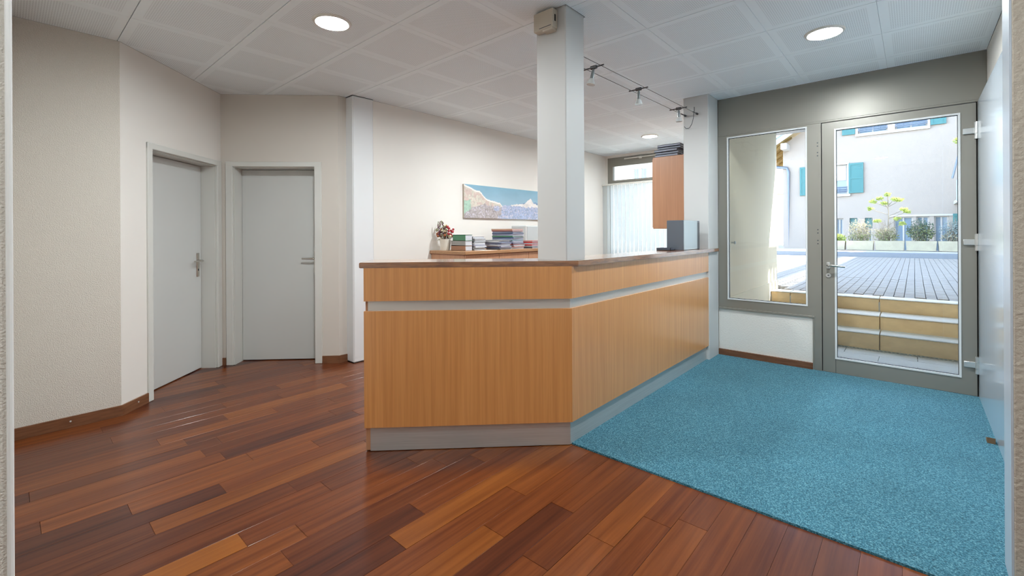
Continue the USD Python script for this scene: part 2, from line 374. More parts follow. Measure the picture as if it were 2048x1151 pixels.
def make_door(W, t0, t1, cas0, cas1, rec, lab, plate_t, lever_dir, nm):
    D = thing(nm, lab, 'door', (0, 0, 0), kind='structure')
    top = 1.985
    part('door_casing', [wbox(W, cas0, t0 + .004, -.014, .012, 0, 2.03, .004), wbox(W, t1 - .004, cas1, -.014, .012, 0, 2.03, .004), wbox(W, cas0, cas1, -.0142, .012, top - .004, 2.03, .004)], casing_paint, D)
    part('door_lining', [wbox(W, t0, t0 + .012, .010, rec + .05, 0, top), wbox(W, t1 - .012, t1, .010, rec + .05, 0, top), wbox(W, t0, t1, .010, rec + .05, top - .012, top)], casing_paint, D)
    lf = part('door_leaf', wbox(W, t0 + .014, t1 - .016, rec, rec + .04, .008, top - .016, .002), door_paint, D)
    pl = part('handle_plate', wbox(W, plate_t - .020, plate_t + .020, rec - .008, rec, .90, 1.128, .004), chrome, D, 'brushed nickel handle plate')
    f = W[0]
    z = 1.052
    part('door_handle', tube([f(plate_t, rec - .004, z), f(plate_t, rec - .045, z), f(plate_t + .012 * lever_dir, rec - .056, z), f(plate_t + .06 * lever_dir, rec - .056, z), f(plate_t + .125 * lever_dir, rec - .052, z)], [.011, .010, .010, .009, .008], 12), chrome, D, smooth=40)
    part('keyhole', [wbox(W, plate_t - .007, plate_t + .007, rec - .0095, rec - .004, .955, .978, .003)], black, D)
    return D
make_door(W1, .30, 1.17, .25, 1.235, .14, 'pale grey interior door in the slanted wall on the left, handle plate fully in view', 1.10, -1, 'door_1')
make_door(W2, .114, .92, .051, .986, .15, 'pale grey interior door facing the camera beside the pilaster, handle plate half hidden', .872, -1, 'door_2')

# skirtings
def skirt(name, pts, side, lab):
    """pts: polyline on the wall line; side: +1 left of the direction is the room"""
    ls = LineString(pts)
    poly = ls.buffer(.014 * side, single_sided=True, join_style=2, cap_style=2)
    m = prism(poly, 0, .075)
    return struct(name, m, skirt_wood, lab, 'baseboard')
_bl = skirt('baseboard_left', [(.001, 4.29), tuple(A0), tuple(A0 + np.array([S2, S2]) * .248)], -1, 'dark brown wooden skirting along the rough plastered wall')
skirt('baseboard_alcove', [tuple(C0 + np.array([S2, -S2]) * .988), tuple(E0), (2.329, 4.354)], -1, 'short dark brown skirting beside the second door frame')
single('baseboard_corner', wbox(W2, .012, .049, -.012, 0, 0, .075), skirt_wood, 'tiny piece of dark skirting in the corner between the two doors', 'baseboard', kind='structure')
for x, y, dx, dy in ((.29, 4.276, 0, -1), (.655 + .01, 4.39 - .01, S2, -S2)):
    part('screw_cap', cyl((x - .004 * dx, y - .004 * dy, .045), (x + .003 * dx, y + .003 * dy, .045), .0055, 8), pillar_white, _bl)

# columns
struct('column_1', B(COL1[0], COL1[1], COL1[2], COL1[3], 0, CEIL + .02, .006), pillar_white, 'square white column rising from the corner of the reception counter', 'column')
struct('column_2', B(COL2[0], COL2[1], COL2[2], COL2[3], 0, CEIL + .02, .006), pillar_white, 'square white column beside the glass shopfront at the counter end', 'column')
# office side wall and outside wall
ext_render = M('cream_render', (.80, .72, .58), .85, bump=((60, 60, 60), .35, .004))
single_wall('wall_side', B(XS, XW + .2, 1.60, 1.81, 0, CEIL), wall_white, 'white side wall of the office behind the hanging cabinet')
single_wall('wall_outside', [B(XS + .065, 7.5, 1.50, 1.60, -.1, 3.2), B(XS + .065, 7.5, 1.485, 1.50, -.1, .60)], ext_render, 'cream rendered outside wall seen through the side window')
# right wall
single_wall('wall_right', B(2.59, XS + .06, -.62, -.425, 0, CEIL), wall_white, 'white wall above the glossy panel on the right')
struct('panel_right', [B(2.60, 5.03, -.424, -.372, 0.0, 2.315, .004)], gloss_panel, 'glossy pale blue wall panel beside the glass door', 'panel')
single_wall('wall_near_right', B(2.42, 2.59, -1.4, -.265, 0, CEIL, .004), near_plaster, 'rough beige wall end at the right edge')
struct('trim_2', B(2.4225, 2.589, -.2655, -.259, 0, CEIL - .001), M('reveal_paint', (.52, .59, .67), .3), 'smooth pale reveal of the near right wall end', 'trim')
# walls that close the room behind the viewer
single_wall('wall_rear', B(-2.7, 2.45, -1.8, -1.6, 0, CEIL), wall_white, 'plain white wall behind the viewer')
single_wall('wall_hall', B(-2.7, -2.5, -1.6, 1.5, 0, CEIL), wall_white, 'plain white wall at the end of the hall behind the viewer')

# ------------------------------------------------------------------ shopfront
X0, X1 = XS, XS + .06
struct('trim_3', [B(X0 + .004, X1, -.425, 1.557, 2.315, CEIL, .002), B(X0, X1, -.43, 1.557, 2.311, 2.33, .003)], alu, 'grey-brown metal header panel above the glass door', 'panel')
win1 = thing('window_1', 'tall fixed side window in a bronze metal frame left of the glass door', 'window', (0, 0, 0), kind='structure')
fr = sbox(.645, .50, 1.556, 2.311).difference(sbox(.762, .605, 1.46, 2.288))
part('window_frame', slab_yz(fr, X0, X1), alu, win1)
part('glazing_bead', slab_yz(sbox(.755, .598, 1.467, 2.295).difference(sbox(.768, .611, 1.454, 2.282)), X0 - .006, X0 + .012), gasket, win1)
part('gasket', slab_yz(sbox(.766, .609, 1.456, 2.284).difference(sbox(.771, .614, 1.451, 2.279)), X0 + .008, X0 + .020), gasket_dark, win1)
part('pane', B(X0 + .022, X0 + .030, .766, 1.456, .609, 2.284), glass, win1)
part('lower_rail', B(X0 - .012, X0 + .01, .70, 1.556, .492, .512, .003), alu, win1)
part('post', B(X0 + .001, X1, .645, .712, 0, .50), alu, win1)
for zs in (1.32, 1.29, 1.22, 1.19, 2.13, 2.10, 2.04, 2.01, .9, .3):
    if zs > 1: part('screw', lathe([(0, .004), (.007, .002), (.007, 0), (0, 0)], 10), dark_metal, win1, local=False) if False else part('screw', cyl((X0 - .002, .672, zs), (X0 + .002, .672, zs), .006, 10), dark_metal, win1)
single_wall('wall_front_low', B(X0 + .008, X1, .712, 1.557, 0, .492), panel_white, 'white rendered panel under the side window')
struct('trim_4', [B(X0 - .006, X0 + .008, .70, .716, 0, .50, .002)], alu, 'narrow metal edge at the side of the white panel', 'trim')
struct('baseboard_front', B(X0 - .012, X0 + .008, .716, 1.557, 0, .07, .003), skirt_wood, 'reddish brown skirting under the side window', 'baseboard')

door3 = thing('door_3', 'glazed entrance door in a bronze metal frame with three pale hinges', 'door', (0, 0, 0), kind='structure')
part('door_jamb', [B(X0, X1, -.424, -.372, 0, 2.311, .002)], alu, door3)
leaf = sbox(-.364, .012, .637, 2.304).difference(sbox(-.268, .148, .536, 2.232))
part('door_leaf', slab_yz(leaf, X0 - .004, X1 - .004), alu, door3)
part('kick_line', [B(X0 - .0055, X0 - .003, .538, .541, .012, .148)], gasket_dark, door3)
part('glazing_bead', slab_yz(sbox(-.276, .140, .544, 2.240).difference(sbox(-.262, .154, .530, 2.226)), X0 - .010, X0 + .012), gasket, door3)
part('gasket', slab_yz(sbox(-.264, .152, .532, 2.228).difference(sbox(-.259, .157, .527, 2.223)), X0 + .006, X0 + .020), gasket_dark, door3)
part('pane', B(X0 + .022, X0 + .030, -.264, .532, .152, 2.228), glass, door3)
part('reveal_gap', [B(X0 + .012, X1 - .01, .637, .645, 0, 2.311), B(X0 + .012, X1 - .01, -.372, -.364, 0, 2.311)], black, door3)
part('handle_base', B(X0 - .016, X0 - .004, .578, .606, .962, 1.022, .004), alu_light, door3)
part('door_handle', tube([(X0 - .012, .592, .995), (X0 - .055, .592, .995), (X0 - .064, .58, .995), (X0 - .064, .53, .992), (X0 - .060, .462, .985)], [.011, .010, .010, .010, .008], 12), chrome, door3, smooth=40)
part('lock_rose', cyl((X0 - .012, .592, .90), (X0 - .003, .592, .90), .020, 20), alu_light, door3)
part('keyhole', cyl((X0 - .0135, .592, .90), (X0 - .010, .592, .90), .006, 10), dark_metal, door3)
for zc in (2.085, 1.214, .255):
    hg = part('hinge', [cyl((X0 - .020, -.368, zc + .022 + .003), (X0 - .020, -.368, zc + .066), .017, 14), cyl((X0 - .020, -.368, zc - .066), (X0 - .020, -.368, zc - .025), .017, 14)], alu_light, door3, smooth=40)
    part('knuckle', [cyl((X0 - .020, -.368, zc - .024), (X0 - .020, -.368, zc + .024), .0185, 14), B(X0 - .022, X0 - .004, -.365, -.288, zc - .023, zc + .023, .003)], alu_light, hg, smooth=40)
    part('jamb_leaf', [B(X0 - .010, X0 + .001, -.392, -.372, zc + .024, zc + .066, .002), B(X0 - .010, X0 + .001, -.392, -.372, zc - .066, zc - .024, .002)], alu, hg)
struct('trim_5', B(X0 - .004, X1 + .02, -.43, .645, -.012, .011, .002), dark_metal, 'dark metal threshold under the glass door', 'threshold')

# ------------------------------------------------------------------ reception counter
counter = thing('reception_counter', 'angled reception counter with beech panels, mahogany top edge and steel plinth', 'counter', (2.3, 1.56, 0))
SUM, YF, XE = 3.86, 1.562, 4.93
def offs(d, xe=XE, back=.34):
    """plan polygon of the counter front set back by d from the panel faces"""
    r2 = math.sqrt(2)
    s = SUM + d * r2; y = YF + d
    L0 = np.array([1.416, SUM - 1.416]) + np.array([S2, S2]) * d + np.array([S2, -S2]) * 0
    return s, y
def strip(d0, d1, xe0, lt):
    """plan strip between offsets d0 and d1; lt = inset of the left end along the slanted front"""
    r2 = math.sqrt(2)
    s0, y0, s1, y1 = SUM + d0 * r2, YF + d0, SUM + d1 * r2, YF + d1
    dirv = np.array([S2, -S2]); nv = np.array([S2, S2])
    P = np.array([1.4155, SUM - 1.4155]) + dirv * lt
    a = P + nv * d0; b = P + nv * d1
    return Polygon([tuple(a), (s0 - y0, y0), (xe0, y0), (xe0, y1), (s1 - y1, y1), tuple(b)])
c1 = sbox(COL1[0] - .004, COL1[2] - .004, COL1[1] + .004, COL1[3] + .004); c2 = sbox(COL2[0] - .004, COL2[2] - .004, COL2[1] + .004, COL2[3] + .004)
r2 = math.sqrt(2)
def front_panels(z0, z1, d, lt, xe, name, mat, t=.02):
    dirv = np.array([S2, -S2]); nv = np.array([S2, S2])
    P = np.array([1.4155, SUM - 1.4155]) + dirv * lt + nv * d
    s0, y0 = SUM + d * r2, YF + d
    K = np.array([s0 - y0, y0]); K2 = np.array([s0 + t * r2 - y0 - t, y0 + t])
    part(name, prism(Polygon([tuple(P), tuple(K), tuple(K2), tuple(P + nv * t)]), z0, z1), mat, counter)
    part(name, prism(Polygon([tuple(K + [.0006, 0]), (xe, y0), (xe, y0 + t), tuple(K2 + [.0006, 0])]), z0, z1), mat, counter)
front_panels(.903, 1.100, 0, 0, 4.93, 'upper_panel', beech)
front_panels(.835, .910, .018, .02, 4.91, 'metal_groove', groove_metal, .006)
front_panels(.150, .843, 0, 0, 4.93, 'lower_panel', beech)
front_panels(.004, .156, .022, .03, 4.90, 'plinth', steel, .012)
core = strip(.026, .33, 4.92, .004).difference(unary_union([c1, c2]))
part('carcass', prism(core, .008, 1.098), beech_light, counter)
dirv = np.array([S2, -S2]); nv = np.array([S2, S2])
Pl = np.array([1.397, 2.463])
topc = Polygon([tuple(Pl), (2.328, 1.532), (4.985, 1.532), (4.985, 1.85), (2.46, 1.85), tuple(Pl + nv * .32)]).difference(unary_union([c1, c2]))
for g in [topc]:
    m = cat_(prism(g.buffer(-.003), 1.130, 1.133), prism(g, 1.103, 1.130), prism(g.buffer(-.003), 1.100, 1.103))
    part('counter_top', m, mahogany, counter)

# ------------------------------------------------------------------ lamps
def downlight(x, y, lab, glow=lamp_glow):
    t = thing('ceiling_downlight', lab, 'ceiling lamp', (x, y, CEIL), group=None)
    part('lamp_ring', lathe([(.098, .0), (.098, -.006), (.104, -.012), (.116, -.010), (.122, 0), (.098, 0)], 40, (x, y, CEIL)), white_plastic, t, smooth=40)
    part('diffuser', lathe([(0, -.0065), (.05, -.006), (.0975, -.004), (.0975, 0), (0, 0)], 40, (x, y, CEIL)), glow, t, 'glowing white diffuser')
downlight(1.442, 2.867, 'round lit downlight in the ceiling in front of the two grey doors')
downlight(3.842, .467, 'round lit downlight in the ceiling over the teal carpet')
downlight(6.242, 2.867, 'round lit downlight far back near the window blinds')
downlight(3.842, 2.867, 'round lit downlight hidden behind the square column')
downlight(1.442, .467, 'round lit downlight above the viewer', lamp_dim)
downlight(-.958, .467, 'round lit downlight over the hall behind the viewer', lamp_dim)

# cable lamps between the two columns
WZ = 2.512
cable = thing('cable_track', 'pair of thin steel lamp cables strung between the two columns', 'cable track', (COL1[1], 1.72, WZ))
for y in (1.665, 1.785):
    part('cable', tube(np.linspace((COL1[1] - .002, y, WZ - .02), (COL2[0] + .002, y, WZ + .008), 60), .0022, 6), dark_metal, cable)
    part('turnbuckle', cyl((COL2[0] - .12, y, WZ + .007), (COL2[0] - .04, y, WZ + .008), .006, 8), dark_metal, cable, smooth=40)
    part('wall_anchor', cyl((COL2[0] - .03, y, WZ + .008), (COL2[0] + .001, y, WZ + .008), .011, 10), dark_metal, cable, smooth=40)
    part('wall_anchor', cyl((COL1[1] - .001, y, WZ - .02), (COL1[1] + .03, y, WZ - .02), .011, 10), dark_metal, cable, smooth=40)
part('feed_wire', tube([(COL2[0] - .10, 1.665, WZ), (COL2[0] - .085, 1.675, WZ - .05), (COL2[0] - .06, 1.70, WZ - .10), (COL2[0] - .03, 1.735, WZ - .13), (COL2[0] - .005, 1.78, WZ - .125), (COL2[0] + .001, 1.80, WZ - .10)], .003, 6), dark_metal, cable, smooth=60)
part('spreader', [cyl((COL2[0] - .115, 1.655, WZ + .007), (COL2[0] - .115, 1.655, WZ + .055), .004, 8)], dark_metal, cable)
lens_glass = M('lamp_reflector', (.78, .82, .82), .18, extra={'transmission_weight': .35})
for x, tilt, lab in ((2.83, -.28, 'small cable spotlight tilting sideways, nearest to the corner column'), (3.54, .0, 'small cable spotlight hanging straight down in the middle of the cables'), (4.40, .05, 'small cable spotlight hanging right against the far column')):
    zc = WZ - .02 + .028 * (x - 2.507) / 2.24
    L = thing('cable_spotlight', lab, 'spotlight', (x, 1.725, zc - .14))
    part('cross_bar', [cyl((x, 1.640, zc), (x, 1.810, zc), .0055, 10), cyl((x, 1.700, zc), (x, 1.745, zc), .014, 14)], dark_metal, L, smooth=40)
    d = np.array([-.35 * tilt, -tilt, -1.0]); d = np.array([0.0, .0, -1.0]) + np.array([-.5, .45, 0]) * (-tilt); d /= np.linalg.norm(d)
    p0 = np.array([x, 1.722, zc])
    part('stem', [tube([p0 + d * k for k in (.008, .03, .06, .085)], [.006, .011, .013, .014], 12)], M('spot_body', (.30, .33, .34), .3, metal=.8) if x < 3 else '/World/Looks/spot_body', L, smooth=40)
    part('reflector', tube([p0 + d * k for k in (.085, .10, .122, .128, .126)], [.014, .024, .030, .0305, .020], 16), lens_glass, L, smooth=40)

# sounder box on the corner column
db = thing('alarm_box', 'small cream alarm sounder box at the top of the corner column', 'alarm box', (COL1[0], 1.72, 2.56))
part('housing', B(2.243, COL1[0], 1.655, 1.806, 2.575, 2.692, .004), cream_plastic, db)
part('lower_lid', B(2.247, COL1[0], 1.662, 1.74, 2.562, 2.577, .003), cream_plastic, db)
part('slot', B(2.262, 2.272, 1.652, 1.658, 2.615, 2.655), black, db)
part('seam', B(2.2425, 2.246, 1.668, 1.76, 2.586, 2.590), dark_metal, db)

# ------------------------------------------------------------------ far office window and blind
win2 = thing('window_2', 'far office window with a transom light above the vertical blind', 'window', (0, 0, 0), kind='structure')
yl, yr = 4.19, 1.83
fr2 = sbox(yr, .85, yl, 2.655).difference(unary_union([sbox(yr + .09, 2.236, 3.0 - .03, 2.50), sbox(3.0 + .03, 2.236, yl - .105, 2.50), sbox(yr + .07, .92, yl - .07, 2.165)]))
part('window_frame', slab_yz(fr2, XW, XW + .06), alu, win2)
part('transom_sash', slab_yz(sbox(3.0 + .015, 2.215, yl - .085, 2.525).difference(sbox(3.0 + .04, 2.243, yl - .112, 2.493)), XW - .014, XW + .02), alu, win2)
part('pane', B(XW + .03, XW + .036, yr + .05, yl - .05, .9, 2.52), glass, win2)
part('opener_rod', [tube([(XW - .03, 3.25, 2.612), (XW - .03, 3.84, 2.612)], .011, 10), B(XW - .05, XW - .012, 3.51, 3.56, 2.585, 2.625, .004)], white_plastic, win2)
single_wall('wall_window', [slab_yz(sbox(1.81, 0, 4.25, 2.704).difference(sbox(yr - .002, .85, yl + .002, 2.657)), XW + .002, XW + .22)], wall_white, 'wall around the far office window')
vb = thing('vertical_blind', 'white vertical slat blind glowing in front of the far window', 'blind', (XW - .10, 3.0, 0))
part('head_rail', B(XW - .125, XW - .075, 1.86, 4.243, 2.150, 2.178, .004), white_plastic, vb)
ns = 31
for k in range(ns):
    y = 1.90 + k * .0768
    an = math.radians(19)
    m = B(-.0445, .0445, -.0007, .0007, .35, 2.146)
    m.apply_transform(trimesh.transformations.rotation_matrix(math.pi / 2 - an, (0, 0, 1))); m.apply_translation((XW - .10, y, 0))
    part('slat', m, blinds_mat, vb)

# ------------------------------------------------------------------ hanging cabinet with folders
hc = thing('wall_cabinet', 'beech wall cabinet hanging on the side wall behind the far column', 'cabinet', (5.5, 2.06, 1.347))
part('body', B(5.135, 6.0, 1.812, 2.313, 1.347, 2.180, .002), beech_light, hc)
part('side_panel', B(5.118, 5.136, 1.812, 2.315, 1.345, 2.186, .002), beech_light, hc)
part('door', B(5.14, 5.565, 2.314, 2.332, 1.36, 2.17, .002), beech_light, hc)
part('door', B(5.572, 5.995, 2.314, 2.332, 1.36, 2.17, .002), beech_light, hc)
fold_grey = M('folder_grey', (.20, .23, .29), .5); fold_dark = M('folder_dark', (.06, .075, .10), .5); paper = M('paper', (.62, .64, .67), .7, var=((.42, .44, .50), (4, 4, 420), .35, .65))
ordw = ['lowest', 'second lowest', 'middle', 'second highest', 'topmost']
for k in range(5):
    z = 2.187 + k * .0285; dx, dy = rng.uniform(-.008, .012), rng.uniform(-.02, .0) - .02 * (k > 2)
    f = thing('binder', f'{ordw[k]} flat grey binder of the five lying on the hanging cabinet', 'binder', (5.3, 2.16, z), group='grey binders on the hanging cabinet')
    part('cover', [B(5.13 + dx, 5.45 + dx, 2.03 + dy, 2.30 + dy, z, z + .004), B(5.13 + dx, 5.45 + dx, 2.03 + dy, 2.30 + dy, z + .023, z + .027), B(5.13 + dx, 5.134 + dx, 2.03 + dy, 2.30 + dy, z, z + .027)], fold_grey if k % 2 else M('folder_blue', (.27, .30, .38), .5) if k == 0 else '/World/Looks/folder_blue', f)
    part('pages', B(5.136 + dx, 5.44 + dx, 2.036 + dy, 2.294 + dy, z + .0045, z + .0225), fold_dark, f)

# letter box and tray on the counter
lb = thing('letter_box', 'dark grey metal letter box standing on the far end of the counter', 'box', (4.48, 1.70, 1.133))
steel_blue = M('painted_steel', (.13, .155, .19), .32, metal=.35, coat=.4)
part('housing', B(4.25, 4.67, 1.622, 1.785, 1.1335, 1.417, .003), steel_blue, lb)
part('front_plate', B(4.252, 4.60, 1.6185, 1.6235, 1.136, 1.416, .001), M('lit_side_steel', (.42, .47, .50), .3, metal=.5), lb, 'side plate painted pale for the door light it reflects')  # paler colour paints the door light reflected on this side
part('slot_strip', [B(4.60, 4.665, 1.6195, 1.6235, 1.14, 1.40, .002), B(4.606, 4.66, 1.6185, 1.6215, 1.385, 1.389)], dark_metal, lb)
tr = thing('pen_tray', 'low dark tray lying beside the letter box on the counter', 'tray', (4.21, 1.81, 1.133))
part('tray', [B(4.13, 4.235, 1.70, 1.835, 1.1335, 1.138), B(4.13, 4.235, 1.70, 1.704, 1.1335, 1.156), B(4.13, 4.235, 1.831, 1.835, 1.1335, 1.156), B(4.13, 4.134, 1.70, 1.835, 1.1335, 1.156), B(4.231, 4.235, 1.70, 1.835, 1.1335, 1.156)], fold_dark, tr)

# ------------------------------------------------------------------ sideboard on the back wall
SBX0, SBX1, SBY0, SBT = 3.311, 5.50, 3.628, 1.105
sb = thing('sideboard', 'long beech sideboard with a thick top against the back wall', 'sideboard', (4.4, 3.93, 0))
part('top', B(SBX0, SBX1, SBY0, 4.246, SBT - .036, SBT, .003), M('sideboard_top', (.36, .185, .085), .35, var=((.44, .24, .12), (6, 40, 40), .3, .7)), sb)
part('body', B(SBX0 + .02, SBX1 - .01, SBY0 + .04, 4.24, .08, SBT - .037), beech_light, sb)
part('plinth', B(SBX0 + .05, SBX1 - .04, SBY0 + .07, 4.22, 0.001, .08), fold_dark, sb)
for k in range(4):
    xa = SBX0 + .022 + k * .539
    d = part('door', B(xa + .002, xa + .536, SBY0 + .02, SBY0 + .0395, .085, SBT - .040, .002), beech_light, sb)
    part('knob', lathe([(0, -.022), (.010, -.020), (.012, -.012), (.006, -.006), (.006, .001), (0, .001)], 14, (0, 0, 0)).apply_transform(frame_map((xa + (.49 if k % 2 == 0 else .05), SBY0 + .0195, .62), (1, 0, 0), (0, 0, 1), (0, 1, 0))), chrome, d, smooth=40)

# flower pot
pot = thing('flower_pot', 'white ribbed pot on the sideboard end', 'pot', (3.435, 4.11, SBT))
an = np.linspace(0, 2 * np.pi, 73)[:-1]
prof = [(.046, 0), (.050, .004), (.056, .06), (.063, .118), (.066, .124), (.066, .132), (.060, .132), (.057, .11), (0, .108)]
pm = lathe(prof, 72, (0, 0, 0)); vv = pm.vertices; rr = np.hypot(vv[:, 0], vv[:, 1]); th = np.arctan2(vv[:, 1], vv[:, 0])
rib = np.where((vv[:, 2] > .003) & (vv[:, 2] < .121) & (rr > .045), 1 + .035 * np.cos(th * 24), 1.0); pm.vertices = np.column_stack([vv[:, 0] * rib, vv[:, 1] * rib, vv[:, 2]])
pm.apply_translation((3.435, 4.11, SBT + .0005)); part('pot', pm, M('pot_ceramic', (.72, .68, .60), .5), pot, smooth=50)
fl = thing('dried_bouquet', 'dried bouquet of red, cream and brown blossoms in the ribbed pot', 'flowers', (3.435, 4.11, SBT + .11))
cols_f = {'red': (.42, .05, .06), 'rust': (.36, .12, .05), 'cream': (.66, .58, .40), 'plum': (.15, .06, .08), 'twig': (.12, .07, .035), 'sage': (.36, .36, .24)}
fm = {k: M('flower_' + k, v, .8) for k, v in cols_f.items()}
c0 = np.array([3.435, 4.11, SBT + .112])
right2 = np.array([rgt[0], rgt[1], 0]); right2 /= np.linalg.norm(right2); dep2 = np.array([fwd[0], fwd[1], 0])
def blossom(c, r, seed):
    m = trimesh.creation.icosphere(2, 1.0); v = m.vertices; nn = meshkit.noise(v * 2.6 + seed * 7.1, seed); m.vertices = v * (.62 + .55 * nn[:, None]) * r + c; return m
stems = []
for k in range(62):
    a, e = rng.uniform(0, 2 * np.pi), rng.uniform(0, 1) ** .6
    side = math.cos(a) * e; dp = math.sin(a) * e
    hgt = rng.uniform(.05, .185) * (1 - .35 * e) + .01
    p = c0 + right2 * side * .105 + dep2 * dp * .05 + np.array([0, 0, hgt])
    stems.append(tube([c0 + right2 * side * .03 + dep2 * dp * .02 + [0, 0, -.001], c0 + (p - c0) * .55 + right2 * .004, p], [.0016, .0014, .001], 4))
    kind = 'red' if (side > .25 and hgt > .07) else str(rng.choice(['cream', 'cream', 'rust', 'plum', 'sage', 'twig'])) if side < .3 else str(rng.choice(['cream', 'rust', 'twig', 'sage']))
    part('blossom', blossom(p, rng.uniform(.012, .021), k), fm[kind], fl, smooth=60)
for k in range(10):
    t = rng.uniform(-1, .1); p = c0 + right2 * (t * .085) + np.array([0, 0, rng.uniform(.17, .235)]) + dep2 * rng.uniform(-.03, .03)
    stems.append(tube([c0, c0 + (p - c0) * .6, p], [.0018, .0015, .001], 4))
    part('seed_head', [blossom(p + np.array([0, 0, -.012 * q]) + right2 * rng.uniform(-.006, .006), .007, k * 5 + q) for q in range(4)], fm['plum' if k % 2 else 'sage'], fl, smooth=60)
part('stems', stems, fm['twig'], fl)
for k in range(9):
    a = rng.uniform(-1, 1); base = c0 + right2 * a * .03; tip = base + right2 * (a * .085) + np.array([0, 0, rng.uniform(-.03, .05)]) + dep2 * rng.uniform(-.05, .0)
    w = dep2 * .010 + np.array([0, 0, .006]); mid = (base + tip) / 2 + np.array([0, 0, .022])
    V = np.array([base, mid - w, mid + w, tip, mid + [0, 0, .002]])
    part('leaf', trimesh.Trimesh(V, [[0, 1, 4], [0, 4, 2], [1, 3, 4], [4, 3, 2]], process=False), fm['sage' if k % 2 else 'cream'], fl)

# boxes, papers and folders on the sideboard
def folder(name, lab, cat, x0, x1, y0, y1, z, t, cov, pg, rot=0.0, group=None, ov=.004):
    cx, cy = (x0 + x1) / 2, (y0 + y1) / 2
    f = thing(name, lab, cat, (cx, cy, z), rotz=rot, group=group)
    w, d = (x1 - x0) / 2, (y1 - y0) / 2
    ct = min(.003, t * .2)
    part('cover', [B(-w, w, -d, d, .0002, ct), B(-w, w, -d, d, t - ct, t - .0002), B(-w, -w + .003, -d, d, .0002, t - .0002)], cov, f, local=True)
    part('pages', B(-w + .0035, w - ov, -d + ov, d - ov, ct + .0002, t - ct - .0002), pg, f, local=True)
    return f
def cm(n, c): return M('card_' + n, c, .6)
CARD = {k: cm(k, v) for k, v in {'green': (.09, .26, .15), 'grey': (.33, .33, .32), 'brown': (.36, .19, .12), 'pink': (.60, .25, .22), 'salmon': (.66, .40, .28), 'blue': (.28, .34, .52), 'navy': (.09, .13, .25), 'lilac': (.50, .50, .66), 'white': (.62, .63, .66), 'red': (.62, .08, .08), 'teal': (.10, .22, .24), 'charcoal': (.06, .07, .09)}.items()}
z = SBT + .0004
for nm, t, lab in (('brown', .058, 'brown card archive box at the bottom of the three beside the flower pot'), ('grey', .056, 'grey archive box in the middle of the three beside the flower pot'), ('green', .068, 'green archive box on top of the three beside the flower pot')):
    folder('archive_box', lab, 'archive box', 3.455, 3.565, 3.775 + .01, 4.03 - (.03 if nm == 'green' else 0), z, t, CARD[nm], paper); z += t + .0004
names = ['lowest', 'second', 'third', 'fourth', 'fifth', 'sixth', 'seventh', 'eighth', 'ninth', 'tenth', 'eleventh', 'twelfth', 'thirteenth', 'fourteenth', 'fifteenth', 'sixteenth']
def pile(where, specs, x0, x1, y0, y1, z, jit, name='paper_folder', group=None, rotj=.04):
    for i, (c, t, dx) in enumerate(specs):
        j = rng.uniform(-jit, jit, 4); last = i == len(specs) - 1
        pos = 'topmost' if last else ('lowest' if i == 0 else names[i] + ' from below')
        folder(name, f'{c} folder, {pos} in {where}', 'folder', x0 + j[0] + dx, x1 + j[1] * .3 + dx, y0 + j[2], y1 + j[3] * .3, z, t, CARD[c], paper, rot=rng.uniform(-rotj, rotj), group=group)
        z += t + .0003
    return z
# grey-white papers leaning against the boxes
pile('the pale pile against the archive boxes', [('white', .018, 0), ('grey', .014, 0), ('white', .020, .01), ('lilac', .012, 0), ('white', .024, -.01), ('grey', .012, .0), ('white', .022, .01), ('white', .014, 0), ('white', .022, -.01)], 3.595, 3.78, 3.79, 4.06, SBT + .0004, .010, group='pale pile against the archive boxes', rotj=.05)
pile('the low messy pile in the middle of the sideboard', [('white', .016, .02), ('navy', .012, 0), ('lilac', .018, .0), ('white', .014, -.02), ('lilac', .016, .01), ('blue', .010, 0), ('white', .018, -.02), ('grey', .010, .0)], 3.90, 4.10, 3.67, 3.92, SBT + .0004, .010, group='low messy pile on the sideboard', rotj=.10)
pile('the tall pile on the sideboard', [('white', .020, .01), ('pink', .014, .0), ('white', .016, .015), ('red', .012, 0), ('navy', .016, 0), ('lilac', .016, -.01), ('teal', .018, .0), ('blue', .018, .0), ('navy', .016, 0), ('green', .016, -.005), ('lilac', .018, 0), ('navy', .016, .0), ('blue', .020, 0), ('pink', .016, -.02), ('salmon', .016, -.015)], 4.20, 4.41, 3.73, 4.08, SBT + .0004, .008, group='tall pile on the sideboard', rotj=.05)
pile('the neat red and white pile by the machine', [('charcoal', .020, 0), ('white', .016, 0), ('red', .016, 0), ('white', .014, 0), ('red', .016, 0), ('pink', .016, 0)], 4.49, 4.74, 3.66, 3.90, SBT + .0004, .003, group='neat red and white pile on the sideboard', rotj=.01)
pr = thing('office_machine', 'pale grey office machine on the sideboard half hidden by the column', 'office machine', (4.95, 4.06, SBT))
part('housing', B(4.72, 5.15, 3.95, 4.22, SBT + .0005, 1.405, .01), M('machine_shell', (.58, .60, .59), .4), pr)
part('front_panel', B(4.745, 5.125, 3.944, 3.951, SBT + .03, 1.39, .002), M('machine_panel', (.48, .52, .53), .35), pr)
part('button', [cyl((4.80 + q * .03, 3.945, SBT + .07), (4.80 + q * .03, 3.940, SBT + .07), .008, 10) for q in range(2)], dark_metal, pr)
single('paper_sheet', B(3.60, 3.83, 3.64, 3.76, SBT + .0003, SBT + .0018), M('sheet', (.74, .66, .56), .7), 'loose cream sheet lying on the front edge of the sideboard', 'paper')

